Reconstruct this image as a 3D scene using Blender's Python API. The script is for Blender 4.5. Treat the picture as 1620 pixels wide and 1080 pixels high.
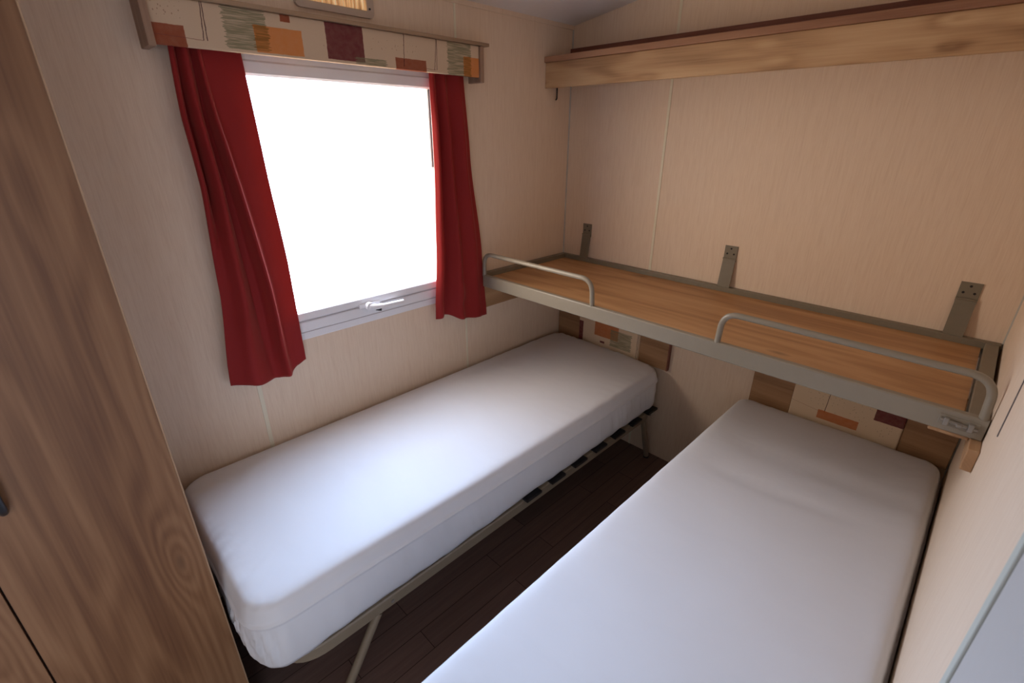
import bpy, bmesh, math, random
from mathutils import Vector, Matrix, noise as mn
random.seed(7)
SC = bpy.context.scene
for o in list(bpy.data.objects): bpy.data.objects.remove(o)
COL = SC.collection

# ------------------------------------------------------------------ camera
W = 1.8                                     # room width between window wall (x=0) and right wall
CAM = Vector((1.6857, -2.0844, 1.6137))
YAW, PITCH, ROLL = 0.787, -0.408, 0.003
def camera():
    cy, sy, cp, sp = math.cos(YAW), math.sin(YAW), math.cos(PITCH), math.sin(PITCH)
    f = Vector((-sy*cp, cy*cp, sp)); r = Vector((cy, sy, 0)); u = r.cross(f)
    cr, sr = math.cos(ROLL), math.sin(ROLL)
    r2 = r*cr + u*sr; u2 = u*cr - r*sr
    cd = bpy.data.cameras.new('camera'); c = bpy.data.objects.new('camera', cd); COL.objects.link(c)
    m = Matrix((r2, u2, -f)).transposed().to_4x4(); m.translation = CAM
    c.matrix_world = m
    cd.sensor_width = 36; cd.lens = 757.87/1620*36; cd.clip_start = .02
    cd.dof.use_dof = True; cd.dof.focus_distance = 2.1; cd.dof.aperture_fstop = 5.0
    SC.camera = c
camera()

# ------------------------------------------------------------------ light
SC.view_settings.view_transform = 'Standard'; SC.view_settings.look = 'None'
SC.view_settings.gamma = 1; SC.view_settings.use_curve_mapping = False
SC.view_settings.exposure = -0.43
SKY_BASE, SKY_ZENITH, SKY_LOBE, SKY_POW = 6.8, 3.0, 33.0, 4.0
SKY_DIR, SKY_BLUE = (-.70, .52, .50), (.56, .84, 1.32)
FILL_DIR, FILL_COL, FILL_LOBE = (.96, -.15, .22), (.84, .92, 1.10), 3.6
WARM_DIR, WARM_COL, WARM_LOBE, WARM_POW = (-.70, -.66, .22), (1.0, .80, .60), 6.5, 3.0
wd = bpy.data.worlds.new('world'); SC.world = wd; wd.use_nodes = True
nt = wd.node_tree; nt.nodes.clear()
wo = nt.nodes.new('ShaderNodeOutputWorld'); bg = nt.nodes.new('ShaderNodeBackground')
tc = nt.nodes.new('ShaderNodeTexCoord'); sx = nt.nodes.new('ShaderNodeSeparateXYZ')
mr = nt.nodes.new('ShaderNodeMapRange'); mx = nt.nodes.new('ShaderNodeMix'); mx.data_type = 'RGBA'
nt.links.new(tc.outputs['Generated'], sx.inputs[0]); nt.links.new(sx.outputs['Z'], mr.inputs['Value'])
mr.inputs['From Min'].default_value = -.12; mr.inputs['From Max'].default_value = .12
nt.links.new(mr.outputs[0], mx.inputs['Factor'])
mx.inputs['A'].default_value = (.85, .66, .47, 1)      # sunlit ground
mx.inputs['B'].default_value = (.98, .89, .80, 1)      # hazy horizon sky
def wmath(op, a, b=0.):
    q = nt.nodes.new('ShaderNodeMath'); q.operation = op
    for k, v in enumerate((a, b)):
        if isinstance(v, (int, float)): q.inputs[k].default_value = v
        else: nt.links.new(v, q.inputs[k])
    return q.outputs[0]
def wscale(col, f):
    q = nt.nodes.new('ShaderNodeVectorMath'); q.operation = 'SCALE'
    if isinstance(col, tuple): q.inputs[0].default_value = col
    else: nt.links.new(col, q.inputs[0])
    nt.links.new(f, q.inputs['Scale']); return q.outputs[0]
zp = wmath('POWER', wmath('MAXIMUM', sx.outputs['Z'], 0.), 1.5)
side = nt.nodes.new('ShaderNodeMapRange')                 # sky dimmed on the side of the added opening
nt.links.new(sx.outputs['X'], side.inputs['Value'])
for k, v in (('From Min', -.02), ('From Max', .05), ('To Min', 1.), ('To Max', .08)): side.inputs[k].default_value = v
general = wscale(mx.outputs['Result'], wmath('MULTIPLY', side.outputs[0], wmath('ADD', wmath('MULTIPLY', zp, SKY_ZENITH), SKY_BASE)))
dv = nt.nodes.new('ShaderNodeVectorMath'); dv.operation = 'DOT_PRODUCT'      # bright blue-white part of the sky
nt.links.new(tc.outputs['Generated'], dv.inputs[0]); dv.inputs[1].default_value = Vector(SKY_DIR).normalized()
lobe = wscale(SKY_BLUE, wmath('MULTIPLY', wmath('POWER', wmath('MAXIMUM', dv.outputs['Value'], 0.), SKY_POW), SKY_LOBE))
ad = nt.nodes.new('ShaderNodeVectorMath'); ad.operation = 'ADD'
nt.links.new(general, ad.inputs[0]); nt.links.new(lobe, ad.inputs[1])
dw = nt.nodes.new('ShaderNodeVectorMath'); dw.operation = 'DOT_PRODUCT'      # sunlit haze low on the other side
nt.links.new(tc.outputs['Generated'], dw.inputs[0]); dw.inputs[1].default_value = Vector(WARM_DIR).normalized()
warm = wscale(WARM_COL, wmath('MULTIPLY', wmath('POWER', wmath('MAXIMUM', dw.outputs['Value'], 0.), WARM_POW), WARM_LOBE))
ae = nt.nodes.new('ShaderNodeVectorMath'); ae.operation = 'ADD'
nt.links.new(ad.outputs[0], ae.inputs[0]); nt.links.new(warm, ae.inputs[1])
dd = nt.nodes.new('ShaderNodeVectorMath'); dd.operation = 'DOT_PRODUCT'      # fill light through the opening added in the right wall
nt.links.new(tc.outputs['Generated'], dd.inputs[0]); dd.inputs[1].default_value = Vector(FILL_DIR).normalized()
fill_sky = wscale(FILL_COL, wmath('MULTIPLY', wmath('POWER', wmath('MAXIMUM', dd.outputs['Value'], 0.), 2.0), FILL_LOBE))
af = nt.nodes.new('ShaderNodeVectorMath'); af.operation = 'ADD'
nt.links.new(ae.outputs[0], af.inputs[0]); nt.links.new(fill_sky, af.inputs[1])
nt.links.new(af.outputs[0], bg.inputs['Color']); bg.inputs['Strength'].default_value = 1.0
nt.links.new(bg.outputs[0], wo.inputs[0])
WY0, WY1, WZ0, WZ1 = -1.60, -.80, .985, 1.805           # window opening
pl = bpy.data.lights.new('window_portal', 'AREA'); pl.shape = 'RECTANGLE'; pl.size = WY1-WY0; pl.size_y = WZ1-WZ0
pl.cycles.is_portal = True
po = bpy.data.objects.new('window_portal', pl); COL.objects.link(po)
po.location = (-.07, (WY0+WY1)/2, (WZ0+WZ1)/2); po.rotation_euler = (math.radians(90), 0, math.radians(-90))

DY0, DY1, DZ = -2.95, -2.31, 1.96                        # unseen opening added in the right wall for fill light
pl2 = bpy.data.lights.new('added_opening_portal', 'AREA'); pl2.shape = 'RECTANGLE'; pl2.size = DY1-DY0; pl2.size_y = DZ
pl2.cycles.is_portal = True
po2 = bpy.data.objects.new('added_opening_portal', pl2); COL.objects.link(po2)
po2.location = (W+.07, (DY0+DY1)/2, DZ/2); po2.rotation_euler = (math.radians(90), 0, math.radians(90))

# ------------------------------------------------------------------ node helpers
class N:
    def __init__(s, name):
        s.m = bpy.data.materials.new(name); s.m.use_nodes = True; s.t = s.m.node_tree
        s.t.nodes.clear()
        s.out = s.t.nodes.new('ShaderNodeOutputMaterial'); s.p = s.t.nodes.new('ShaderNodeBsdfPrincipled')
        s.t.links.new(s.p.outputs[0], s.out.inputs[0])
    def n(s, k): return s.t.nodes.new('ShaderNode'+k)
    def l(s, a, b): s.t.links.new(a, b)
    def put(s, sock, v):
        if isinstance(v, (int, float)): sock.default_value = v
        elif isinstance(v, tuple): sock.default_value = v if len(v) != 3 or sock.type != 'RGBA' else v+(1,)
        else: s.l(v, sock)
    def ma(s, op, a, b=0, c=None, clamp=False):
        q = s.n('Math'); q.operation = op; q.use_clamp = clamp
        s.put(q.inputs[0], a); s.put(q.inputs[1], b)
        if c is not None: s.put(q.inputs[2], c)
        return q.outputs[0]
    def mix(s, f, a, b, mode='MIX'):
        q = s.n('Mix'); q.data_type = 'RGBA'; q.blend_type = mode
        s.put(q.inputs['Factor'], f); s.put(q.inputs['A'], a); s.put(q.inputs['B'], b)
        return q.outputs['Result']
    def noise(s, v, sc, det=3, dist=0, rough=.5):
        q = s.n('TexNoise'); s.l(v, q.inputs['Vector']); q.inputs['Scale'].default_value = sc
        q.inputs['Detail'].default_value = det; q.inputs['Distortion'].default_value = dist; q.inputs['Roughness'].default_value = rough
        return q.outputs['Fac']
    def map(s, v, scale=(1, 1, 1), loc=(0, 0, 0), rot=(0, 0, 0)):
        q = s.n('Mapping'); s.l(v, q.inputs['Vector']); q.inputs['Scale'].default_value = scale
        q.inputs['Location'].default_value = loc; q.inputs['Rotation'].default_value = rot
        return q.outputs[0]
    def obj(s): return s.n('TexCoord').outputs['Object']
    def sep(s, v): q = s.n('SeparateXYZ'); s.l(v, q.inputs[0]); return q.outputs
    def comb(s, a, b, c):
        q = s.n('CombineXYZ')
        for i, v in enumerate((a, b, c)): s.put(q.inputs[i], v)
        return q.outputs[0]
    def ramp(s, f, stops):
        q = s.n('ValToRGB'); s.l(f, q.inputs[0]); e = q.color_ramp.elements
        while len(e) < len(stops): e.new(.5)
        for i, (p, c) in enumerate(stops): e[i].position = p; e[i].color = c+(1,)
        return q.outputs[0]
    def bump(s, h, st=.2, d=.002):
        q = s.n('Bump'); s.l(h, q.inputs['Height']); q.inputs['Strength'].default_value = st; q.inputs['Distance'].default_value = d
        s.l(q.outputs[0], s.p.inputs['Normal'])
    def base(s, c, rough=.6, spec=.5, metal=0):
        s.put(s.p.inputs['Base Color'], c); s.put(s.p.inputs['Roughness'], rough)
        s.p.inputs['Specular IOR Level'].default_value = spec; s.p.inputs['Metallic'].default_value = metal
        return s.m

def plain(name, c, rough=.6, spec=.5, metal=0, var=.06, scale=40):
    a = N(name); f = a.noise(a.obj(), scale, 3)
    c1 = tuple(x*(1-var) for x in c); c2 = tuple(min(1, x*(1+var)) for x in c)
    return a.base(a.mix(f, c1, c2), rough, spec, metal)

def wood(name, dark, mid, light, axis='z', size=1.0, rings=16, knots=.5, rough=.5, seed=0., fib=.35, spec=.4, ringw=.22, kn_at=(5, 1.9)):
    """vein contours of a stretched noise field, fine fibres and a few knots; axis = grain direction"""
    a = N(name); o = a.obj(); x, y, z = a.sep(o)
    if axis == 'z': v = a.comb(a.ma('ADD', x, y), z, seed)          # u across, v along
    elif axis == 'x': v = a.comb(a.ma('ADD', z, y), x, seed)
    else: v = a.comb(a.ma('ADD', x, z), y, seed)
    k = a.n('TexVoronoi'); k.inputs['Scale'].default_value = 1; k.inputs['Randomness'].default_value = 1
    a.l(a.map(v, (kn_at[0]*size, kn_at[1]*size, 1)), k.inputs['Vector'])
    kd = k.outputs['Distance']
    near = a.ma('SUBTRACT', 1, a.ma('MULTIPLY', kd, 2.2), clamp=True)
    base = a.noise(a.map(v, (4.5*size, .55*size, 1)), 1.0, 2, .25)
    fld = a.ma('ADD', base, a.ma('MULTIPLY', a.ma('POWER', near, 2), knots*.35))
    wob = a.noise(a.map(v, (30*size, 2*size, 1)), 1.0, 3)
    rg = a.ma('ADD', a.ma('MULTIPLY', a.ma('SINE', a.ma('ADD', a.ma('MULTIPLY', fld, rings*6.28), a.ma('MULTIPLY', wob, 2.5))), .5), .5)
    fi = a.noise(a.map(v, (160*size, 4*size, 1)), 1.0, 4)
    pat = a.noise(a.map(v, (8*size, .8*size, 1), (3, 7, 0)), 1.0, 3, .6)
    t = a.ma('ADD', a.ma('MULTIPLY', rg, ringw), a.ma('MULTIPLY', fi, fib))
    t = a.ma('ADD', t, a.ma('MULTIPLY', pat, .97-ringw-fib*.5))
    c = a.ramp(t, [(.28, dark), (.52, mid), (.78, light)])
    kn = a.ma('MULTIPLY', a.ma('SUBTRACT', 1, a.ma('MULTIPLY', kd, 8.5), clamp=True), knots*3, clamp=True)
    gate = a.ma('GREATER_THAN', a.sep(k.outputs['Color'])[0], .45)
    c = a.mix(a.ma('MULTIPLY', kn, gate), c, tuple(q*.35 for q in dark))
    a.bump(fi, .12, .0006)
    return a.base(c, rough, spec)

def wallmat():
    a = N('wall_lining'); g = a.n('NewGeometry').outputs['Position']; x, y, z = a.sep(g)
    v = a.comb(a.ma('ADD', x, y), z, 0.)
    f1 = a.noise(a.map(v, (330, 13, 1)), 1, 3, .5); f2 = a.noise(a.map(v, (90, 4, 1), (4, 2, 0)), 1, 2, .8)
    t = a.ma('ADD', a.ma('MULTIPLY', f1, .65), a.ma('MULTIPLY', f2, .35))
    c = a.ramp(t, [(.30, (.74, .57, .42)), (.52, (.80, .635, .48)), (.72, (.83, .675, .52))])
    a.bump(f1, .08, .0005)
    return a.base(c, .55, .35)

def floormat():
    a = N('floor_laminate'); o = a.obj(); x, y, z = a.sep(o)
    v = a.comb(y, x, 0.)
    b = a.n('TexBrick'); a.l(v, b.inputs['Vector']); b.offset = .37
    b.inputs['Scale'].default_value = 1; b.inputs['Brick Width'].default_value = .62; b.inputs['Row Height'].default_value = .085
    b.inputs['Mortar Size'].default_value = .0012; b.inputs['Color1'].default_value = (.18, .12, .098, 1)
    b.inputs['Color2'].default_value = (.24, .155, .125, 1); b.inputs['Mortar'].default_value = (.04, .02, .016, 1)
    f = a.noise(a.map(v, (3, 70, 1)), 1, 4, .6)
    c = a.mix(f, a.mix(1.0, b.outputs['Color'], (.55, .5, .5), 'MULTIPLY'), b.outputs['Color'])
    return a.base(c, .42, .4)

def sheetmat():
    a = N('white_cotton'); o = a.obj()
    f = a.noise(a.map(o, (900, 900, 900)), 1, 1); g = a.noise(a.map(o, (5, 9, 5)), 1, 4, .5)
    a.bump(a.ma('ADD', a.ma('MULTIPLY', f, .05), a.ma('MULTIPLY', g, 1.0)), .25, .006)
    return a.base(a.mix(g, (.72, .72, .745), (.76, .76, .78)), .85, .15)

def curtainmat():
    a = N('red_curtain_cloth'); o = a.obj()
    f = a.noise(a.map(o, (700, 700, 250)), 1, 2)
    c = a.mix(f, (.26, .017, .018), (.31, .023, .022))
    a.base(c, .75, .2); a.p.inputs['Sheen Weight'].default_value = .25; a.p.inputs['Sheen Roughness'].default_value = .5
    a.p.inputs['Sheen Tint'].default_value = (1, .35, .25, 1)
    tr = a.n('BsdfTranslucent'); tr.inputs['Color'].default_value = (.80, .13, .045, 1)
    ms = a.n('MixShader'); ms.inputs[0].default_value = .10
    a.l(a.p.outputs[0], ms.inputs[1]); a.l(tr.outputs[0], ms.inputs[2]); a.l(ms.outputs[0], a.out.inputs[0])
    a.bump(f, .1, .0005)
    return a.m

CREAM = (.62, .47, .33); RUST = (.27, .055, .02); MAROON = (.13, .013, .022); ORANGE = (.62, .19, .025)
RUSTO = (.50, .14, .035); GREEN = (.20, .19, .11); LINE = (.06, .012, .02)
def pattern(name, items, cream=CREAM):
    """printed cloth: items drawn in the mesh's UV plane, in metres"""
    a = N(name); uv = a.n('UVMap').outputs[0]
    w = a.n('TexNoise'); a.l(uv, w.inputs['Vector']); w.inputs['Scale'].default_value = 70; w.inputs['Detail'].default_value = 2
    wc = a.sep(w.outputs['Color'])
    su, sv, _ = a.sep(uv)
    u = a.ma('ADD', su, a.ma('MULTIPLY', a.ma('SUBTRACT', wc[0], .5), .0035))
    v = a.ma('ADD', sv, a.ma('MULTIPLY', a.ma('SUBTRACT', wc[1], .5), .003))
    weave = a.noise(a.map(uv, (900, 900, 1)), 1, 1)
    c = a.mix(weave, tuple(q*.93 for q in cream), tuple(q*1.05 for q in cream))
    hat = a.noise(a.map(uv, (14, 420, 1)), 1, 2); hate = a.noise(a.map(uv, (3, 260, 1)), 1, 1)
    brush = a.noise(a.map(uv, (60, 60, 1)), 1, 3)
    for it in items:
        k, u0, u1, v0, v1, col = it[:6]; al = it[6] if len(it) > 6 else .95
        if k == 'line':                       # from (u0,v1) at the top to (u1,v0) at the bottom
            s = (u0-u1)/(v1-v0); wd_ = .0011
            d = a.ma('SUBTRACT', wd_, a.ma('ABSOLUTE', a.ma('SUBTRACT', u, a.ma('ADD', a.ma('MULTIPLY', v, s), u1-s*v0))))
            d = a.ma('MINIMUM', d, a.ma('MINIMUM', a.ma('SUBTRACT', v, v0), a.ma('SUBTRACT', v1, v)))
        elif k == 'hline':
            s = (v1-v0)/(u1-u0)
            d = a.ma('SUBTRACT', .0007, a.ma('ABSOLUTE', a.ma('SUBTRACT', v, a.ma('ADD', a.ma('MULTIPLY', u, s), v0-s*u0))))
            d = a.ma('MINIMUM', d, a.ma('MINIMUM', a.ma('SUBTRACT', u, u0), a.ma('SUBTRACT', u1, u)))
        else:
            uu = a.ma('ADD', u, a.ma('MULTIPLY', a.ma('SUBTRACT', hate, .5), .03)) if k == 'hatch' else u
            d = a.ma('MINIMUM', a.ma('MINIMUM', a.ma('SUBTRACT', uu, u0), a.ma('SUBTRACT', u1, uu)),
                     a.ma('MINIMUM', a.ma('SUBTRACT', v, v0), a.ma('SUBTRACT', v1, v)))
        m = a.ma('ADD', a.ma('MULTIPLY', d, 1400), .5, clamp=True)
        if k == 'hatch': m = a.ma('MULTIPLY', m, a.ma('ADD', .35, a.ma('MULTIPLY', a.ma('SUBTRACT', hat, .42, clamp=True), 6), clamp=True))
        if k == 'dots':
            vo = a.n('TexVoronoi'); a.l(a.map(uv, (120, 75, 1)), vo.inputs['Vector']); vo.inputs['Scale'].default_value = 1
            m = a.ma('MULTIPLY', m, a.ma('LESS_THAN', vo.outputs['Distance'], .17))
        if k == 'rect': m = a.ma('MULTIPLY', m, a.ma('ADD', .86, a.ma('MULTIPLY', brush, .2), clamp=True))
        c = a.mix(a.ma('MULTIPLY', m, al), c, col)
    a.bump(weave, .1, .0004)
    return a.base(c, .8, .15)

M = {}
M['wall'] = wallmat(); M['floor'] = floormat(); M['sheet'] = sheetmat(); M['curtain'] = curtainmat()
M['ceiling'] = plain('ceiling_panel', (.80, .75, .71), .6, .3, var=.02)
M['trim'] = plain('pale_joint_strip', (.80, .73, .56), .45, .4, var=.02)
M['corner'] = plain('corner_strip', (.56, .53, .48), .5, .4, var=.03)
M['pvc'] = plain('white_plastic', (.86, .85, .87), .3, .5, var=.01)
M['gasket'] = plain('dark_rubber', (.02, .02, .02), .6, .3)
M['seal'] = plain('grey_rubber_seal', (.10, .085, .09), .6, .3)
M['sealline'] = plain('grey_brown_seal', (.48, .43, .43), .6, .3)
M['wardrobe'] = wood('wardrobe_oak', (.105, .041, .018), (.20, .094, .042), (.285, .148, .072), 'z', 1.0, 17, .55, .5, 2.3, .34, ringw=.16, kn_at=(7, 2.2))
M['edge'] = wood('oak_edging', (.30, .19, .11), (.42, .27, .16), (.52, .34, .21), 'z', 1, 5, 0, .5, 1)
M['shelfwood'] = wood('shelf_oak', (.24, .125, .06), (.48, .295, .155), (.62, .42, .24), 'x', 1.3, 6, .5, .5, 5.1, .25, kn_at=(10, 3.4))
M['lip'] = wood('shelf_capping', (.22, .10, .055), (.33, .17, .10), (.40, .22, .13), 'x', 1.5, 5, 0, .5, 3)
M['batten'] = wood('dark_batten', (.15, .055, .037), (.21, .08, .055), (.27, .11, .075), 'x', 1.5, 5, 0, .5, 3)
M['pelmet'] = wood('pelmet_wood', (.25, .16, .10), (.36, .24, .15), (.45, .31, .20), 'y', 1.5, 5, 0, .5, 3)
M['pelmetz'] = wood('pelmet_end_wood', (.25, .15, .10), (.36, .23, .155), (.45, .31, .21), 'z', 1.5, 5, 0, .5, 3)
M['bunkwood'] = wood('bunk_board', (.29, .14, .058), (.46, .245, .105), (.57, .325, .155), 'x', 1.4, 5, .25, .45, 8.4, .35)
M['cleat'] = wood('batten_wood', (.28, .15, .07), (.42, .24, .12), (.52, .32, .17), 'y', 1.4, 5, 0, .5, 4)
M['head'] = wood('headboard_wood', (.22, .115, .055), (.34, .19, .095), (.42, .25, .13), 'x', 1.4, 5, 0, .5, 6)
M['metal'] = plain('taupe_enamelled_steel', (.27, .235, .18), .38, .5, var=.04)
M['strap'] = plain('olive_grey_steel', (.205, .175, .125), .42, .5, var=.08)
M['bedmetal'] = plain('beige_enamelled_steel', (.27, .215, .15), .45, .5, var=.05)
M['steel'] = plain('zinc_plated_steel', (.30, .28, .25), .45, .5, .5, var=.1)
M['black'] = plain('black_plastic', (.012, .012, .014), .4, .5)
M['slat'] = wood('slat_wood', (.35, .25, .15), (.5, .37, .24), (.6, .45, .3), 'x', 2, 5, 0)
M['doortrim'] = plain('door_trim', (.52, .54, .48), .5, .4, var=.02)
M['door'] = plain('door_panel_grey', (.50, .485, .465), .5, .4, var=.02)
M['handle'] = plain('dark_metal', (.06, .065, .075), .35, .5, .6)
M['fittingbody'] = plain('fitting_body', (.52, .42, .34), .5, .4, var=.02)
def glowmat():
    a = N('glowing_amber_ribs'); f = a.noise(a.map(a.obj(), (1, 70, 6)), 1, 2)
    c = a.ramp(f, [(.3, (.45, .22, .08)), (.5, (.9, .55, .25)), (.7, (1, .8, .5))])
    a.base(c, .3, .5); a.l(c, a.p.inputs['Emission Color']); a.put(a.p.inputs['Emission Strength'], a.ma('MULTIPLY', f, .65))  # ribs emit a weak amber glow of their own
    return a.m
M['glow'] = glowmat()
def glassmat():
    a = N('window_glass'); t = a.n('BsdfTransparent'); g = a.n('BsdfGlossy'); g.inputs['Roughness'].default_value = .02
    ms = a.n('MixShader'); ms.inputs[0].default_value = .035
    a.l(t.outputs[0], ms.inputs[1]); a.l(g.outputs[0], ms.inputs[2]); a.l(ms.outputs[0], a.out.inputs[0])
    return a.m
M['glass'] = glassmat()

# ------------------------------------------------------------------ mesh helpers (world coordinates, shifted to the parent on linking)
def box(bm, x0, x1, y0, y1, z0, z1, bev=0.0, seg=2):
    r = bmesh.ops.create_cube(bm, size=1); vs = r['verts']
    for v in vs:
        v.co = Vector(((x0+x1)/2+v.co.x*(x1-x0), (y0+y1)/2+v.co.y*(y1-y0), (z0+z1)/2+v.co.z*(z1-z0)))
    if bev:
        es = list({e for v in vs for e in v.link_edges})
        bmesh.ops.bevel(bm, geom=es, offset=bev, segments=seg, affect='EDGES', profile=.5)
    return bm
def bx(*a, **k): return box(bmesh.new(), *a, **k)
def tube(bm, pts, r, seg=14, cap=True):
    pts = [Vector(p) for p in pts]; rings = []
    up = None
    for i, p in enumerate(pts):
        t = (pts[min(i+1, len(pts)-1)]-pts[max(i-1, 0)]).normalized()
        if up is None:
            up = Vector((0, 0, 1)) if abs(t.z) < .9 else Vector((1, 0, 0))
        a = (up-t*up.dot(t)).normalized(); b = t.cross(a); up = a
        rr = r[i] if isinstance(r, (list, tuple)) else r
        rings.append([bm.verts.new(p+a*math.cos(2*math.pi*k/seg)*rr+b*math.sin(2*math.pi*k/seg)*rr) for k in range(seg)])
    for A, B in zip(rings, rings[1:]):
        for k in range(seg): bm.faces.new((A[k], A[(k+1) % seg], B[(k+1) % seg], B[k]))
    if cap: bm.faces.new(rings[0][::-1]); bm.faces.new(rings[-1])
    return bm
def fillet(pts, rad, n=8):
    pts = [Vector(p) for p in pts]; out = [pts[0]]
    for i in range(1, len(pts)-1):
        p = pts[i]; a = (pts[i-1]-p); b = (pts[i+1]-p)
        ra = min(rad, a.length*.49, b.length*.49)
        A = p+a.normalized()*ra*1.0; B = p+b.normalized()*ra*1.0
        for k in range(n+1):
            t = k/n; out.append((1-t)**2*A+2*t*(1-t)*p+t*t*B)
    out.append(pts[-1]); return out
def prism(bm, outline, axis, a0, a1):
    """extrude a closed 2D outline along an axis"""
    def P(p, a):
        return Vector((a, p[0], p[1])) if axis == 'x' else Vector((p[0], a, p[1])) if axis == 'y' else Vector((p[0], p[1], a))
    A = [bm.verts.new(P(p, a0)) for p in outline]; B = [bm.verts.new(P(p, a1)) for p in outline]
    n = len(outline)
    bm.faces.new(A[::-1]); bm.faces.new(B)
    for k in range(n): bm.faces.new((A[k], A[(k+1) % n], B[(k+1) % n], B[k]))
    return bm
def obj(name, bm, mat, parent=None, smooth=False, label=None, uvaxes=None, autos=False):
    if parent is not None:
        pw = parent.matrix_world.translation if parent.type == 'EMPTY' else Vector(parent['_o'])
    else: pw = Vector((0, 0, 0))
    bmesh.ops.recalc_face_normals(bm, faces=bm.faces)
    if uvaxes:
        lay = bm.loops.layers.uv.new('UVMap')
        for f in bm.faces:
            for lp in f.loops: lp[lay].uv = (lp.vert.co[uvaxes[0]], lp.vert.co[uvaxes[1]])
    # own origin: the base centre of the part
    xs = [v.co for v in bm.verts]
    c = Vector(((min(q.x for q in xs)+max(q.x for q in xs))/2, (min(q.y for q in xs)+max(q.y for q in xs))/2, min(q.z for q in xs)))
    for v in bm.verts: v.co -= c
    me = bpy.data.meshes.new(name); bm.to_mesh(me); bm.free()
    if isinstance(mat, list):
        for q in mat: me.materials.append(q)
    else: me.materials.append(mat)
    if smooth:
        for p in me.polygons: p.use_smooth = True
        if autos: me.set_sharp_from_angle(angle=math.radians(autos))
    o = bpy.data.objects.new(name, me); COL.objects.link(o)
    o.location = c-pw; o['_o'] = tuple(c)
    if parent is not None: o.parent = parent
    if label: o['label'] = label
    return o
def thing(name, label, cat, loc, group=None):
    o = bpy.data.objects.new(name, None); COL.objects.link(o); o.location = loc
    o.empty_display_size = .05; o['label'] = label; o['category'] = cat
    if group: o['group'] = group
    bpy.context.view_layer.update()
    return o
def tag(o, label, cat, group=None):
    o['label'] = label; o['category'] = cat
    if group: o['group'] = group
    return o
def struct(name, bm, mat, parent=None, label=None, **k):
    o = obj(name, bm, mat, parent, **k)
    if parent is None:
        o['kind'] = 'structure'
    if label: o['label'] = label
    return o

# ------------------------------------------------------------------ the room
YB = -3.0; T = .06
def czf(x): return 2.082+.152*x
struct('floor', bx(-T, W+T, YB-T, T, -.05, 0), M['floor'], label='dark reddish brown plank laminate floor')
bm = bmesh.new()                                   # window wall with its opening
box(bm, -T, 0, YB-T, WY0, 0, 2.09); box(bm, -T, 0, WY1, T, 0, 2.09)
box(bm, -T, 0, WY0, WY1, 0, WZ0); box(bm, -T, 0, WY0, WY1, WZ1, 2.09)
struct('wall_left', bm, M['wall'], label='cream woodgrain lined wall with the window')
bm = bmesh.new(); prism(bm, [(0, 0), (W, 0), (W, czf(W)+.03), (0, czf(0)+.03)], 'y', 0, T)
struct('wall_far', bm, M['wall'], label='cream woodgrain lined wall behind the bunk')
bm = bmesh.new()
box(bm, W, W+T, YB-T, DY0, 0, 2.40); box(bm, W, W+T, DY1, T, 0, 2.40); box(bm, W, W+T, DY0, DY1, DZ, 2.40)  # gap left for the added fill light opening
struct('wall_right', bm, M['wall'], label='cream wall at the right edge beside the bed')
bm = bmesh.new(); prism(bm, [(0, 0), (W, 0), (W, czf(W)+.03), (0, czf(0)+.03)], 'y', YB-T, YB)
struct('wall_back', bm, M['wall'])
bm = bmesh.new(); prism(bm, [(-T, czf(-T)), (W+T, czf(W+T)), (W+T, czf(W+T)+.05), (-T, czf(-T)+.05)], 'y', YB-T, T)
struct('ceiling', bm, M['ceiling'], label='pale grey sloping ceiling')
# joint strips
struct('trim_1', bx(0, .0025, -1.673, -1.659, 0, 2.08, bev=.0008), M['trim'], label='pale joint strip below the left curtain')
struct('trim_2', bx(0, .0025, -.723, -.713, 0, 2.08, bev=.0008), M['trim'], label='pale joint strip below the right curtain')
bm = bmesh.new(); box(bm, .537, .549, -.0025, 0, 0, 2.16, bev=.0008)
struct('trim_3', bm, M['trim'], label='pale joint strip on the wall behind the bunk')
struct('trim_4', bx(0, .005, -.005, 0, 0, 2.08), M['corner'], label='thin corner strip between window wall and bunk wall')
struct('trim_5', bx(W-.004, W, -.004, 0, 0, 2.34), M['corner'], label='thin corner strip at the right of the bunk')
struct('trim_6', bx(W-.0015, W, -.849, -.843, 1.07, 2.34), M['seal'], label='dark panel joint on the right wall')
struct('trim_7', bx(0, .006, YB, 0, 2.066, 2.083), M['wall'], label='thin moulding where window wall meets ceiling')
# grey door on the right wall
d1 = struct('door_1', bx(W-.004, W, -2.25, -1.462, .006, 1.96, bev=.002), M['door'], label='plain grey door panel at the right edge')
struct('door_frame', bx(W-.007, W, -1.4615, -1.438, 0, 2.0, bev=.002), M['doortrim'], d1)
struct('door_frame', bx(W-.007, W, -2.28, -2.252, 0, 2.0, bev=.002), M['doortrim'], d1)
struct('door_frame', bx(W-.007, W, -2.2515, -1.4620, 1.962, 2.0, bev=.002), M['doortrim'], d1)

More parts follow.
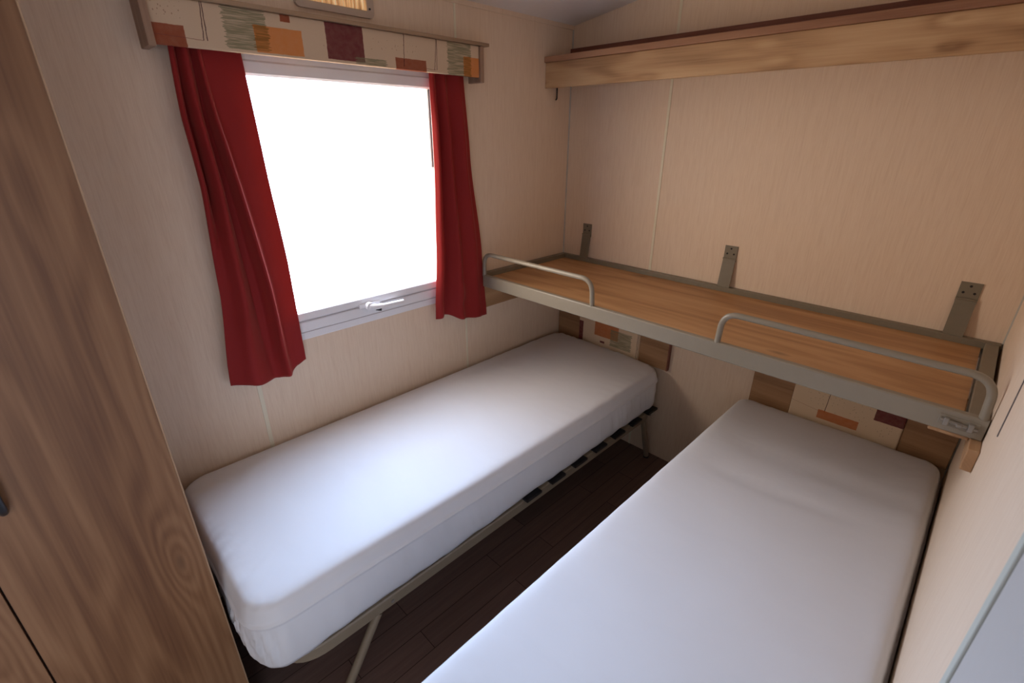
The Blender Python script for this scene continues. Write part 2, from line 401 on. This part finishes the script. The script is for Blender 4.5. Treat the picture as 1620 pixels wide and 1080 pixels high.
# ------------------------------------------------------------------ window
def ring(bm, y0, y1, z0, z1, wy, wz0, wz1, x0, x1, bev=.004):
    """rectangular frame, mitred, as one solid"""
    prof = [(x0, 0), (x1-bev, 0), (x1, .15), (x1, .85), (x1-bev, 1), (x0, 1)]
    n = len(prof); V = []
    for cy_, cz_ in ((0, 0), (1, 0), (1, 1), (0, 1)):
        row = []
        for px, t in prof:
            yy = (y0+wy*t) if cy_ == 0 else (y1-wy*t)
            zz = (z0+wz0*t) if cz_ == 0 else (z1-wz1*t)
            row.append(bm.verts.new((px, yy, zz)))
        V.append(row)
    for k in range(4):
        A, B = V[k], V[(k+1) % 4]
        for j in range(n): bm.faces.new((A[j], A[(j+1) % n], B[(j+1) % n], B[j]))
    return bm
win = struct('window_1', ring(bmesh.new(), WY0-.035, WY1+.035, .919, 1.85, .055, .030, .045, .0, .004, .0015), M['pvc'],
             label='white plastic window frame with blown out daylight behind it')
struct('window_frame', ring(bmesh.new(), WY0-.004, WY1+.004, .949, 1.829, .035, .042, .030, -.045, .009, .004), M['pvc'], win)
sash = struct('window_sash', ring(bmesh.new(), WY0+.020, WY1-.020, .9925, 1.812, .036, .035, .042, -.035, .014, .006), M['pvc'], win)
struct('glass_pane', bx(-.012, -.008, WY0+.05, WY1-.05, 1.02, 1.777), M['glass'], sash)
struct('gasket', bx(-.007, .001, -.861, -.853, 1.49, 1.775), M['seal'], sash)
bm = bmesh.new()
box(bm, -.005, .000, WY0+.05, -1.30, 1.0265, 1.0290)
struct('gasket', bm, M['seal'], sash)
struct('seal', bx(.0085, .0100, WY0+.03, WY1-.03, .9892, .9918), M['sealline'], win)
struct('seal', bx(.0035, .0048, WY0-.01, WY1+.01, .9458, .9482), M['sealline'], win)
# handle: base plate, hub with a dark hole, long white lever
hb = bmesh.new(); box(hb, .014, .020, -1.262, -1.170, .984, 1.004, bev=.0035, seg=3)
hnd = struct('handle', hb, M['pvc'], win)
bm = bmesh.new(); tube(bm, [(.019, -1.222, .992), (.038, -1.222, .992)], .016, 20)
tube(bm, fillet([(.032, -1.225, .991), (.042, -1.198, .988), (.046, -1.165, .987), (.046, -1.080, .985)], .02), [.013]*4+[.011]*8+[.0085]*7+[.008]*(len(fillet([(0,0,0),(1,0,0),(2,0,1),(3,0,1)],.02))-19), 12)
struct('lever', bm, M['pvc'], hnd, smooth=True, autos=40)
bm = bmesh.new(); tube(bm, [(.034, -1.200, .9785), (.048, -1.183, .9755)], .007, 12)
struct('lock_button', bm, M['black'], hnd, smooth=True, autos=40)

# ------------------------------------------------------------------ pelmet
pe = thing('pelmet', 'wood framed pelmet box covered in patterned fabric above the window', 'pelmet', (0, -1.2, 1.81))
PB = [('dots', -1.725, -1.66, 1.875, 1.918, (.30, .18, .12), .8),
      ('rect', -1.745, -1.663, 1.80, 1.866, RUST), ('line', -1.613, -1.622, 1.838, 1.935, LINE), ('line', -1.6095, -1.6135, 1.838, 1.935, LINE),
      ('hline', -1.745, -1.622, 1.8425, 1.838, (.20, .06, .05), .8),
      ('hatch', -1.566, -1.455, 1.827, 1.929, GREEN, .85), ('rect', -1.491, -1.356, 1.825, 1.891, ORANGE, .85),
      ('hatch', -1.491, -1.452, 1.829, 1.891, (.22, .11, .03), .8), ('rect', -1.413, -1.385, 1.908, 1.929, RUST),
      ('rect', -1.281, -1.155, 1.8275, 1.930, MAROON), ('hatch', -1.189, -1.075, 1.822, 1.841, GREEN, .85),
      ('dots', -1.30, -1.29, 1.85, 1.93, (.30, .18, .12), .7),
      ('dots', -1.14, -.92, 1.868, 1.905, (.36, .24, .16), .7), ('rect', -1.039, -.912, 1.80, 1.854, RUST, .92),
      ('line', -.999, -1.006, 1.829, 1.935, LINE), ('hline', -.912, -.87, 1.830, 1.828, (.20, .06, .05), .8),
      ('line', -.863, -.876, 1.828, 1.935, LINE), ('line', -.861, -.866, 1.828, 1.935, LINE),
      ('hatch', -.816, -.702, 1.817, 1.928, GREEN, .85), ('rect', -.738, -.655, 1.80, 1.884, ORANGE, .85),
      ('hatch', -.738, -.702, 1.817, 1.884, (.22, .11, .03), .8)]
mp = pattern('pelmet_print', PB)
obj('fabric_panel', bx(.058, .070, -1.735, -.660, 1.8185, 1.926, bev=.003), mp, pe, uvaxes=(1, 2))
bm = bx(.0005, .088, -1.753, -1.7355, 1.812, 1.965, bev=.002)
obj('end_board', bm, M['pelmetz'], pe)
obj('end_board', bx(.0005, .078, -.6595, -.641, 1.801, 1.9255, bev=.002), M['pelmetz'], pe)
obj('top_board', bx(.0005, .082, -1.735, -.615, 1.9265, 1.938, bev=.002), M['pelmet'], pe)
obj('curtain_rail', tube(bmesh.new(), [(.030, -1.735, 1.868), (.030, -.660, 1.868)], .006, 10), M['pvc'], pe, smooth=True, autos=40)

# ------------------------------------------------------------------ curtains
def interp(tab, t):
    if t <= tab[0][0]: return tab[0][1]
    for (a, va), (b, vb) in zip(tab, tab[1:]):
        if t <= b:
            k = (t-a)/(b-a); k = k*.5+.5*k*k*(3-2*k); return va+(vb-va)*k
    return tab[-1][1]
def curtain(name, left, right, bot, foldx, ztop, label):
    """left/right: y of the two edges against z; bot: hem height against u; foldx(u, t) gives the depth"""
    bm = bmesh.new(); NU, NV = 110, 90; G = []
    for j in range(NV+1):
        row = []
        for i in range(NU+1):
            u = i/NU; zb = interp(bot, u); z = ztop+(zb-ztop)*(j/NV); t = j/NV
            yl, yr = interp(left, -z), interp(right, -z)
            x = foldx(u, t)
            y = yl+(yr-yl)*u+.004*math.sin(u*9+t*3)*(1-abs(2*u-1))
            h = .0016 if t > .935 else 0
            x += h
            row.append(bm.verts.new((x, y, z)))
        G.append(row)
    for j in range(NV):
        for i in range(NU): bm.faces.new((G[j][i], G[j][i+1], G[j+1][i+1], G[j+1][i]))
    o = obj(name, bm, M['curtain'], None, smooth=True)
    s = o.modifiers.new('thickness', 'SOLIDIFY'); s.thickness = .0016; s.offset = 1
    return tag(o, label, 'curtain')
def sm(a, b, t): t = max(0, min(1, (t-a)/(b-a))); return t*t*(3-2*t)
def bump1(u, c, w): return math.exp(-((u-c)/w)**2)
def fl(u, t):
    """depth of the left curtain: narrow pleats at the top that open out, one long sharp ridge running down to the right"""
    x = .036
    x += .012*bump1(u, .03, .045)*(1-sm(.25, .7, t))
    x -= .018*bump1(u, .105+.02*t, .030)*(1-sm(.2, .65, t))
    x += .014*bump1(u, .19+.10*t, .055+.05*t)
    x -= .017*bump1(u, .285+.27*t, .045+.05*t)
    x += .016*bump1(u, .365+.35*t, .035+.015*t)
    x -= .006*sm(.5, 1.0, u)*(1-.3*t)
    g = 1+1.35*sm(.06, .3, t)*(1-.65*sm(.70, 1, t))
    x = .034+(x-.034)*g+.012*t*t*math.sin(min(1, u*1.15)*math.pi)
    return .017+math.log1p(math.exp((x-.019)/.002))*.002
cl = curtain('curtain', [(-1.86, -1.700), (-1.65, -1.712), (-1.47, -1.707), (-1.17, -1.722), (-.85, -1.757)],
             [(-1.86, -1.523), (-1.53, -1.512), (-1.21, -1.499), (-.85, -1.500)],
             [(0, .846), (.2, .836), (.4, .824), (.6, .816), (.75, .826), (.88, .844), (1, .857)], fl,
             1.8605, 'long red curtain hanging at the left side of the window')
def fr(u, t):
    x = .034
    x += .014*bump1(u, .07, .07)
    x -= .020*bump1(u, .25-.03*t, .055)*(1-.4*sm(.85, 1, t))
    x += (.010+.010*t)*bump1(u, .41, .075)
    x -= .012*bump1(u, .60-.02*t, .085)*(1-.8*t)
    x += .010*bump1(u, .84, .11)*(1-.5*t)
    x += .008*t*t*math.sin(u*math.pi)+.006*bump1(t, .88, .04)*bump1(u, .5, .16)-.004*bump1(t, .93, .03)*bump1(u, .42, .1)
    g = 1+.9*sm(.06, .25, t)*(1-.3*sm(.75, 1, t))
    x = .034+(x-.034)*g
    x = .017+math.log1p(math.exp((x-.019)/.002))*.002
    top = (.056+.020*sm(.05, .2, t))*(1-sm(.68, .92, u))+.038*sm(.68, .92, u)
    return top-math.log1p(math.exp((top-x)/.002))*.002 if x > top-.03 else x
cr = curtain('curtain', [(-1.86, -.880), (-1.5, -.882), (-1.16, -.896), (-.86, -.922)],
             [(-1.86, -.715), (-1.52, -.690), (-1.12, -.638), (-.79, -.615)],
             [(0, .862), (.12, .866), (.26, .862), (.4, .838), (.55, .824), (.75, .812), (1, .806)], fr,
             1.8605, 'shorter red curtain hanging at the right side of the window by the bunk')

# ------------------------------------------------------------------ ribbed wall fitting above the pelmet
wl = thing('ribbed_fitting', 'ribbed fitting with glowing amber ribs on the wall above the pelmet, cut by the photo top', 'wall lamp', (0, -1.19, 1.97))
bm = bmesh.new()
def rrect(y0, y1, z0, z1, r, n=6):
    o = []
    for cy_, cz_, a0 in ((y1-r, z0+r, -90), (y1-r, z1-r, 0), (y0+r, z1-r, 90), (y0+r, z0+r, 180)):
        for k in range(n+1):
            a = math.radians(a0+90*k/n); o.append((cy_+r*math.cos(a), cz_+r*math.sin(a)))
    return o
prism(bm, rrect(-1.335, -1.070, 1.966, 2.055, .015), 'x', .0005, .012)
obj('housing', bm, M['fittingbody'], wl)
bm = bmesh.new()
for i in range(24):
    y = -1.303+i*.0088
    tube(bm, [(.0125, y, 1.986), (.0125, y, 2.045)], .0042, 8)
obj('rib_bars', bm, M['glow'], wl, smooth=True, autos=50)
bm = bmesh.new(); tube(bm, [(.0122, -1.086, 1.992), (.0150, -1.086, 1.992)], .0030, 12)
obj('screw', bm, M['gasket'], wl)

# ------------------------------------------------------------------ high shelf on the far wall
sh = thing('wall_shelf', 'long oak effect shelf high on the wall above the bunk', 'shelf', (.9, -.1, 1.811))
obj('front_board', bx(.001, W-.001, -.192, -.174, 1.811, 1.9145, bev=.0015), M['shelfwood'], sh)
obj('shelf_board', bx(.001, W-.001, -.1735, -.0005, 1.895, 1.9145), M['shelfwood'], sh)
obj('capping', bx(.001, W-.001, -.203, -.170, 1.915, 1.939, bev=.003), M['lip'], sh)
obj('back_batten', bx(.001, W-.001, -.016, -.0005, 1.915, 1.988, bev=.0015), M['batten'], sh)
bm = bmesh.new(); tube(bm, fillet([(.010, -.115, 1.894), (.010, -.115, 1.770), (.010, -.122, 1.766)], .004, 3), .0034, 8)
hk = obj('hook', bm, M['black'], None, smooth=True); tag(hk, 'small black peg hanging under the left end of the high shelf', 'hook')

# ------------------------------------------------------------------ fold-down bunk
BZ = 1.010
bk = thing('bunk_bed', 'fold down bunk with wooden board in a taupe metal frame above both beds', 'bunk bed', (.9, -.32, .955))
obj('base_board', bx(.0345, 1.753, -.622, -.0285, .972, .9895), M['bunkwood'], bk)
bm = bmesh.new()                                      # angle sections round the board
box(bm, .0345, W-.005, -.028, -.001, .956, BZ, bev=.002)
obj('back_rail', bm, M['strap'], bk)
obj('side_rail', bx(.003, .034, -.6215, -.001, .956, BZ, bev=.002), M['strap'], bk)
obj('side_rail', bx(1.759, 1.7915, -.6215, -.0285, .956, BZ-.002, bev=.002), M['strap'], bk)
bm = bmesh.new()
prism(bm, [(-.646, .959), (-.646, 1.008), (-.643, 1.0115), (-.626, 1.0115), (-.6225, 1.008), (-.6225, .959), (-.626, .956), (-.643, .956)], 'x', .050, 1.797)
obj('front_rail', bm, M['metal'], bk)
def guard(x0, x1):
    p = fillet([(x0, -.636, 1.008), (x0+.006, -.640, 1.112), (x1-.006, -.640, 1.112), (x1, -.636, 1.008)], .05, 10)
    g = obj('guard_rail', tube(bmesh.new(), p, .0094, 16), M['metal'], bk, smooth=True, autos=50)
    return g
guard(.050, .668); guard(1.156, 1.786)
for x in (.157, .912, 1.676):                          # hinge straps that carry the bunk from the wall
    w = .027
    bm = bmesh.new(); box(bm, x-w, x+w, -.0035, -.0005, 1.118, 1.184, bev=.0008)
    st = obj('hinge_strap', bm, M['strap'], bk)
    bm = bmesh.new()
    prism(bm, [(-.0075, 1.130), (-.0045, 1.130), (-.0190, 1.0100), (-.0220, 1.0100)], 'x', x-w+.001, x+w-.001)
    obj('strap_arm', bm, M['strap'], st)
    bm = bmesh.new(); tube(bm, [(x-w, -.0065, 1.129), (x+w, -.0065, 1.129)], .0035, 10)
    obj('hinge_pin', bm, M['strap'], st, smooth=True, autos=50)
    for dx, z in ((0, 1.172), (-.014, 1.150), (.014, 1.150)):
        bm = bmesh.new(); tube(bm, [(x+dx, -.0030, z), (x+dx, -.0048, z)], .0038, 10)
        obj('screw', bm, M['gasket'], st)
# bolt latch on the front rail by the right wall
bm = bmesh.new(); box(bm, 1.712, 1.786, -.6485, -.6462, .972, .999, bev=.001)
lt = obj('latch', bm, M['metal'], bk, label='small bolt latch on front rail beside right wall')
bm = bmesh.new(); tube(bm, [(1.716, -.653, .988), (1.784, -.653, .983)], .0045, 12)
obj('bolt', bm, M['steel'], lt, smooth=True, autos=50)
for a, b in ((1.722, 1.732), (1.766, 1.777)): obj('bolt_bracket', bx(a, b, -.660, -.6487, .975, .996, bev=.002), M['steel'], lt)
bm = bmesh.new(); box(bm, 1.7455, 1.757, -.665, -.656, .982, .990, bev=.002); obj('bolt_knob', bm, M['steel'], lt)
# small rivets along the back rail
for x in (.35, .62, 1.18, 1.50): obj('rivet', tube(bmesh.new(), [(x, -.0115, BZ-.001), (x, -.0115, BZ+.0015)], .004, 10), M['metal'], bk)

# battens that carry the bunk ends
b1 = obj('support_batten', bx(.0008, .020, -.655, -.0006, .834, .9555, bev=.002), M['cleat'])
tag(b1, 'wooden batten on the window wall carrying the left end of the bunk', 'batten')
obj('corner_block', bx(1.700, 1.7770, -.640, -.590, .945, .9555, bev=.003), M['cleat'], bk)
b2 = obj('support_batten', bx(W-.022, W-.0008, -.700, -.0006, .898, .9555, bev=.002), M['cleat'])
tag(b2, 'wooden batten on the right wall under the latch end of the bunk', 'batten')

# ------------------------------------------------------------------ headboards
def headboard(x0, fx0, fx1, x1, items, nm, label):
    t = thing('headboard', label, 'headboard', ((x0+x1)/2, 0, .36))
    zt, zb = .80, .525
    obj('side_panel', bx(x0, fx0-.001, -.020, -.0005, zb, zt, bev=.0015), M['head'], t)
    obj('side_panel', bx(fx1+.001, x1, -.020, -.0005, zb, zt, bev=.0015), M['head'], t)
    obj('fabric_panel', bx(fx0, fx1, -.026, -.0005, zb, zt-.01, bev=.005), pattern(nm, items, (.72, .56, .385)), t, uvaxes=(0, 2))
    if x1 < 1: obj('edge_strip', bx(x1+.0005, x1+.006, -.022, -.0005, zb, zt), M['batten'], t)
    return t
headboard(.006, .160, .548, .708, [('rect', .16, .190, .50, .655, MAROON), ('rect', .268, .420, .597, .71, RUSTO, .9),
     ('hatch', .372, .500, .560, .655, GREEN, .85), ('rect', .307, .337, .560, .572, MAROON), ('line', .543, .541, .40, .79, LINE), ('line', .537, .534, .40, .79, LINE)],
     'left_headboard_print', 'headboard with patterned fabric centre behind the bed below the window')
headboard(1.112, 1.275, 1.647, 1.794, [('dots', 1.32, 1.56, .60, .70, (.36, .24, .16), .6), ('dots', 1.54, 1.64, .57, .62, (.36, .24, .16), .6),
     ('rect', 1.312, 1.436, .684, .72, RUST), ('line', 1.404, 1.399, .589, .70, LINE), ('hline', 1.275, 1.39, .605, .590, (.42, .22, .14), .8),
     ('rect', 1.377, 1.516, .560, .598, RUSTO, .9), ('rect', 1.556, 1.66, .628, .73, MAROON)],
     'right_headboard_print', 'headboard with patterned fabric centre behind the bed at the right')

# ------------------------------------------------------------------ mattresses
def mattress(x0, x1, y0, y1, zt, rc, label, seed, droop, sidewr):
    """rounded slab in a fitted sheet: rings of a rounded rectangle, bottom to crown, with creases and a wavy lower hem"""
    zb = .350; hw, hl = (x1-x0)/2, (y1-y0)/2; cx, cy = (x0+x1)/2, (y0+y1)/2; R = rc
    nL, nS, nC = 220, 80, 16
    def outline(d):
        r = max(R-d, .0008); a, b = hw-d, hl-d; pts = []
        def seg(p, q, n, nrm):
            for k in range(n):
                t = k/n; pts.append((p[0]+(q[0]-p[0])*t, p[1]+(q[1]-p[1])*t, nrm[0], nrm[1]))
        def arc(c, a0, n):
            for k in range(n):
                g = math.radians(a0+90*k/n); pts.append((c[0]+r*math.cos(g), c[1]+r*math.sin(g), math.cos(g), math.sin(g)))
        seg((a, -b+r), (a, b-r), nL, (1, 0)); arc((a-r, b-r), 0, nC)
        seg((a-r, b), (-a+r, b), nS, (0, 1)); arc((-a+r, b-r), 90, nC)
        seg((-a, b-r), (-a, -b+r), nL, (-1, 0)); arc((-a+r, -b+r), 180, nC)
        seg((-a+r, -b), (a-r, -b), nS, (0, -1)); arc((a-r, -b+r), 270, nC)
        return pts
    H = zt-zb
    prof = [(.070, -.0235), (.035, -.020), (.012, -.006), (.004, .010), (.001, .030), (0, .055), (0, .085), (0, .115), (.001, .138)]
    prof += [(.0005, .147), (-.003, .1495), (-.003, .1535), (.0015, .1565)]          # piping of the sheet
    prof += [(.003, .164), (.005, .174), (.0075, .184), (.0105, .193), (.0145, .2005), (.020, .206), (.029, .210), (.045, .212), (.07, .2128), (.105, .213)]
    d = .14
    while d < hw-.01: prof.append((d, .213)); d += .03
    prof.append((hw-.0004, .213))
    sc = H/.213
    bm = bmesh.new(); rings = []
    for pi, (d, h) in enumerate(prof):
        h *= sc; row = []; n = 0
        for (px, py, nx, ny) in outline(d):
            X, Y = cx+px, cy+py; z = zb+h; s = Y*1.0+X*1.7
            t = min(1, max(0, h/H))
            if d < .03:                                # side: creases, hem wave
                side = math.sin(min(1, t/.72)*math.pi) if t < .72 else 0
                zone = sidewr(X, Y)
                wv = abs(mn.noise(Vector((s*26+h*7, h*3.0, seed))))**1.2*2-.35
                fine = mn.noise(Vector((s*60+h*16, h*4, seed+4)))
                off = side*(.0035*mn.noise(Vector((s*5, h*8, seed)))+zone*(.026*wv*.5+.007*fine))
                X += nx*off; Y += ny*off
                if t < .2:
                    z += (.006*mn.noise(Vector((s*4.5, 1, seed)))+.006*mn.noise(Vector((s*17, 2, seed)))+.004)*(1-t/.2)-.010*sm(-1.0, -1.35, Y)*(1-t/.2)
                if .6 < t:                             # puckers that run over the edge
                    z += .0032*mn.noise(Vector((s*22, 5, seed)))*zone
            elif t > .5:
                e = min(1, (d-.02)/.1)
                z += e*(.0045*mn.noise(Vector((X*2.2, Y*1.8, seed)))+.0018*mn.noise(Vector((X*6, Y*5, seed+2))))
                z += (1-e)*.0035*mn.noise(Vector((s*24, 7, seed)))*(.4+sidewr(X, Y))
            if t > .3: z += droop(X, Y)*min(1, (t-.3)/.6)
            row.append(bm.verts.new((X, Y, z)))
        rings.append(row)
    for A, B in zip(rings, rings[1:]):
        m = len(A)
        for k in range(m): bm.faces.new((A[k], A[(k+1) % m], B[(k+1) % m], B[k]))
    bm.faces.new(rings[0][::-1])
    last = rings[-1]; m = len(last)
    bmesh.ops.remove_doubles(bm, verts=last, dist=.0012)      # the two long sides meet on the crown line
    o = obj('mattress', bm, M['sheet'], None, smooth=True)
    return tag(o, label, 'mattress')
mattress(.010, .712, -1.985, -.040, .563, .085, 'mattress in white fitted sheet on the bed below the window', 1.3,
         lambda X, Y: -.010*sm(.45, .71, X)*sm(-1.8, -1.2, Y),
         lambda X, Y: .25+.9*sm(-.75, -.35, Y)+1.3*sm(-1.85, -1.93, Y))
mattress(1.080, 1.793, -1.985, -.040, .563, .06, 'mattress in white fitted sheet on the bed at the right, nearest the viewer', 7.7,
         lambda X, Y: -.004*sm(1.55, 1.2, X)-.007*math.exp(-((Y+.42-.10*(X-1.4))/.05)**2)*sm(1.15, 1.3, X)-.006*math.exp(-((Y+.62-.12*(X-1.4))/.03)**2)*sm(1.15, 1.3, X)*sm(1.7, 1.5, X),
         lambda X, Y: .5)

# ------------------------------------------------------------------ bed frames
def bedframe(x0, x1, y0, y1, label):
    t = thing('bed_frame', label, 'bed frame', ((x0+x1)/2, (y0+y1)/2, 0), 'metal bed frames')
    zc = .2945; hr = .022
    def rail(bm, pts, w=.0125):
        """rectangular tube following a path in plan"""
        P = [Vector(p) for p in pts]; rows = []
        for i, p in enumerate(P):
            tg = (P[min(i+1, len(P)-1)]-P[max(i-1, 0)]).normalized(); n = Vector((tg.y, -tg.x, 0))
            rows.append([bm.verts.new(p+n*a*w+Vector((0, 0, b*hr))) for a, b in ((-1, -.8), (-.7, -1), (.7, -1), (1, -.8), (1, .8), (.7, 1), (-.7, 1), (-1, .8))])
        for A, B in zip(rows, rows[1:]):
            for k in range(8): bm.faces.new((A[k], A[(k+1) % 8], B[(k+1) % 8], B[k]))
        bm.faces.new(rows[0][::-1]); bm.faces.new(rows[-1])
        return bm
    mid = (y0+y1)/2
    for sgn in (1, -1):
        ye = y1 if sgn > 0 else y0
        p = fillet([(x0, mid, zc), (x0, ye, zc), (x1, ye, zc), (x1, mid, zc)], .11, 10)
        obj('frame_rail', rail(bmesh.new(), p), M['bedmetal'], t, smooth=True, autos=35)
    n = 13
    for i in range(n):
        y = y1-.045-(y1-y0-.09)*i/(n-1)
        z = zc+hr
        bm = bmesh.new()
        prism(bm, [(x0+.02+(x1-x0-.04)*k/12, z+.004+.004*math.sin(k/12*math.pi)) for k in range(13)] +
                  [(x0+.02+(x1-x0-.04)*k/12, z-.004+.004*math.sin(k/12*math.pi)) for k in range(12, -1, -1)], 'y', y-.026, y+.026)
        sl = obj('slat', bm, M['slat'], t)
        for x, s in ((x0, -1), (x1, 1)):
            hb = bmesh.new(); e_ = .028 if y > -1.0 else -.003; e2 = .012 if e_ > .02 else .022; box(hb, x-(e2 if s > 0 else e_), x+(e_ if s > 0 else e2), y-.043, y+.043, z-.004, z+.0085, bev=.003)
            obj('slat_holder', hb, M['black'], sl)
    # two pairs of splayed tubular legs, each pair joined by a crossbar near the floor
    for ya, yb in ((y1-.09, y1+.00), (y0+.26, y0+.095)):
        for x in (x0, x1):
            lg = obj('leg', tube(bmesh.new(), fillet([(x, ya, zc-.02), (x, ya+(yb-ya)*.94, .018), (x, yb, .006)], .02, 4), .0135, 14), M['bedmetal'], t, smooth=True, autos=50)
            hb = bmesh.new(); tube(hb, [(x, yb-.004, .0005), (x, yb+.000, .016)], .015, 14); obj('foot_cap', hb, M['black'], lg, smooth=True, autos=50)
            hb = bmesh.new(); tube(hb, [(x, ya+.045, zc-.002), (x+.014 if x == x1 else x-.014, ya+.045, zc-.002)], .006, 10)
            obj('bolt', hb, M['steel'], lg, smooth=True, autos=50)
    return t
bedframe(.040, .680, -1.915, -.045, 'beige metal bed frame with black slat holders under the mattress below the window')
f2 = bedframe(1.112, 1.756, -1.915, -.045, 'beige metal bed frame under the mattress at the right, nearest the viewer')

# ------------------------------------------------------------------ wardrobe
WX = .54
wb = thing('wardrobe', 'tall oak effect wardrobe at the left edge of the room', 'wardrobe', (.27, -2.32, 0))
obj('body', bx(.001, WX-.019, -2.64, -2.003, .0, 2.078), M['wardrobe'], wb)
def wdoor(y0, y1, hy, s):
    d = obj('door', bx(WX-.018, WX, y0, y1, .045, 2.075), M['wardrobe'], wb)
    p = fillet([(WX, hy, .915), (WX+.030, hy, .925), (WX+.030, hy, .995), (WX, hy, 1.005)], .012, 5)
    p = [(WX-.001, hy, .972), (WX+.012, hy, .978), (WX+.022, hy, .992), (WX+.026, hy, 1.03), (WX+.022, hy, 1.07), (WX+.012, hy, 1.086), (WX-.001, hy, 1.093)]
    obj('handle', tube(bmesh.new(), p, [.005, .007, .008, .008, .008, .007, .004], 12), M['handle'], d, smooth=True, autos=60)
    return d
d = wdoor(-2.3135, -2.0045, -2.262, 1)
obj('edge_band', bx(WX-.018, WX+.0006, -2.0042, -2.0012, .045, 2.075), M['edge'], d)
wdoor(-2.64, -2.3175, -2.363, -1)
obj('dark_gap', bx(WX-.0185, WX-.012, -2.3172, -2.3138, .045, 2.075), M['gasket'], wb).name = 'door_gap_shade'  # dark strip stands in for the shade in the gap between the doors

for o in bpy.data.objects:
    if '_o' in o: del o['_o']
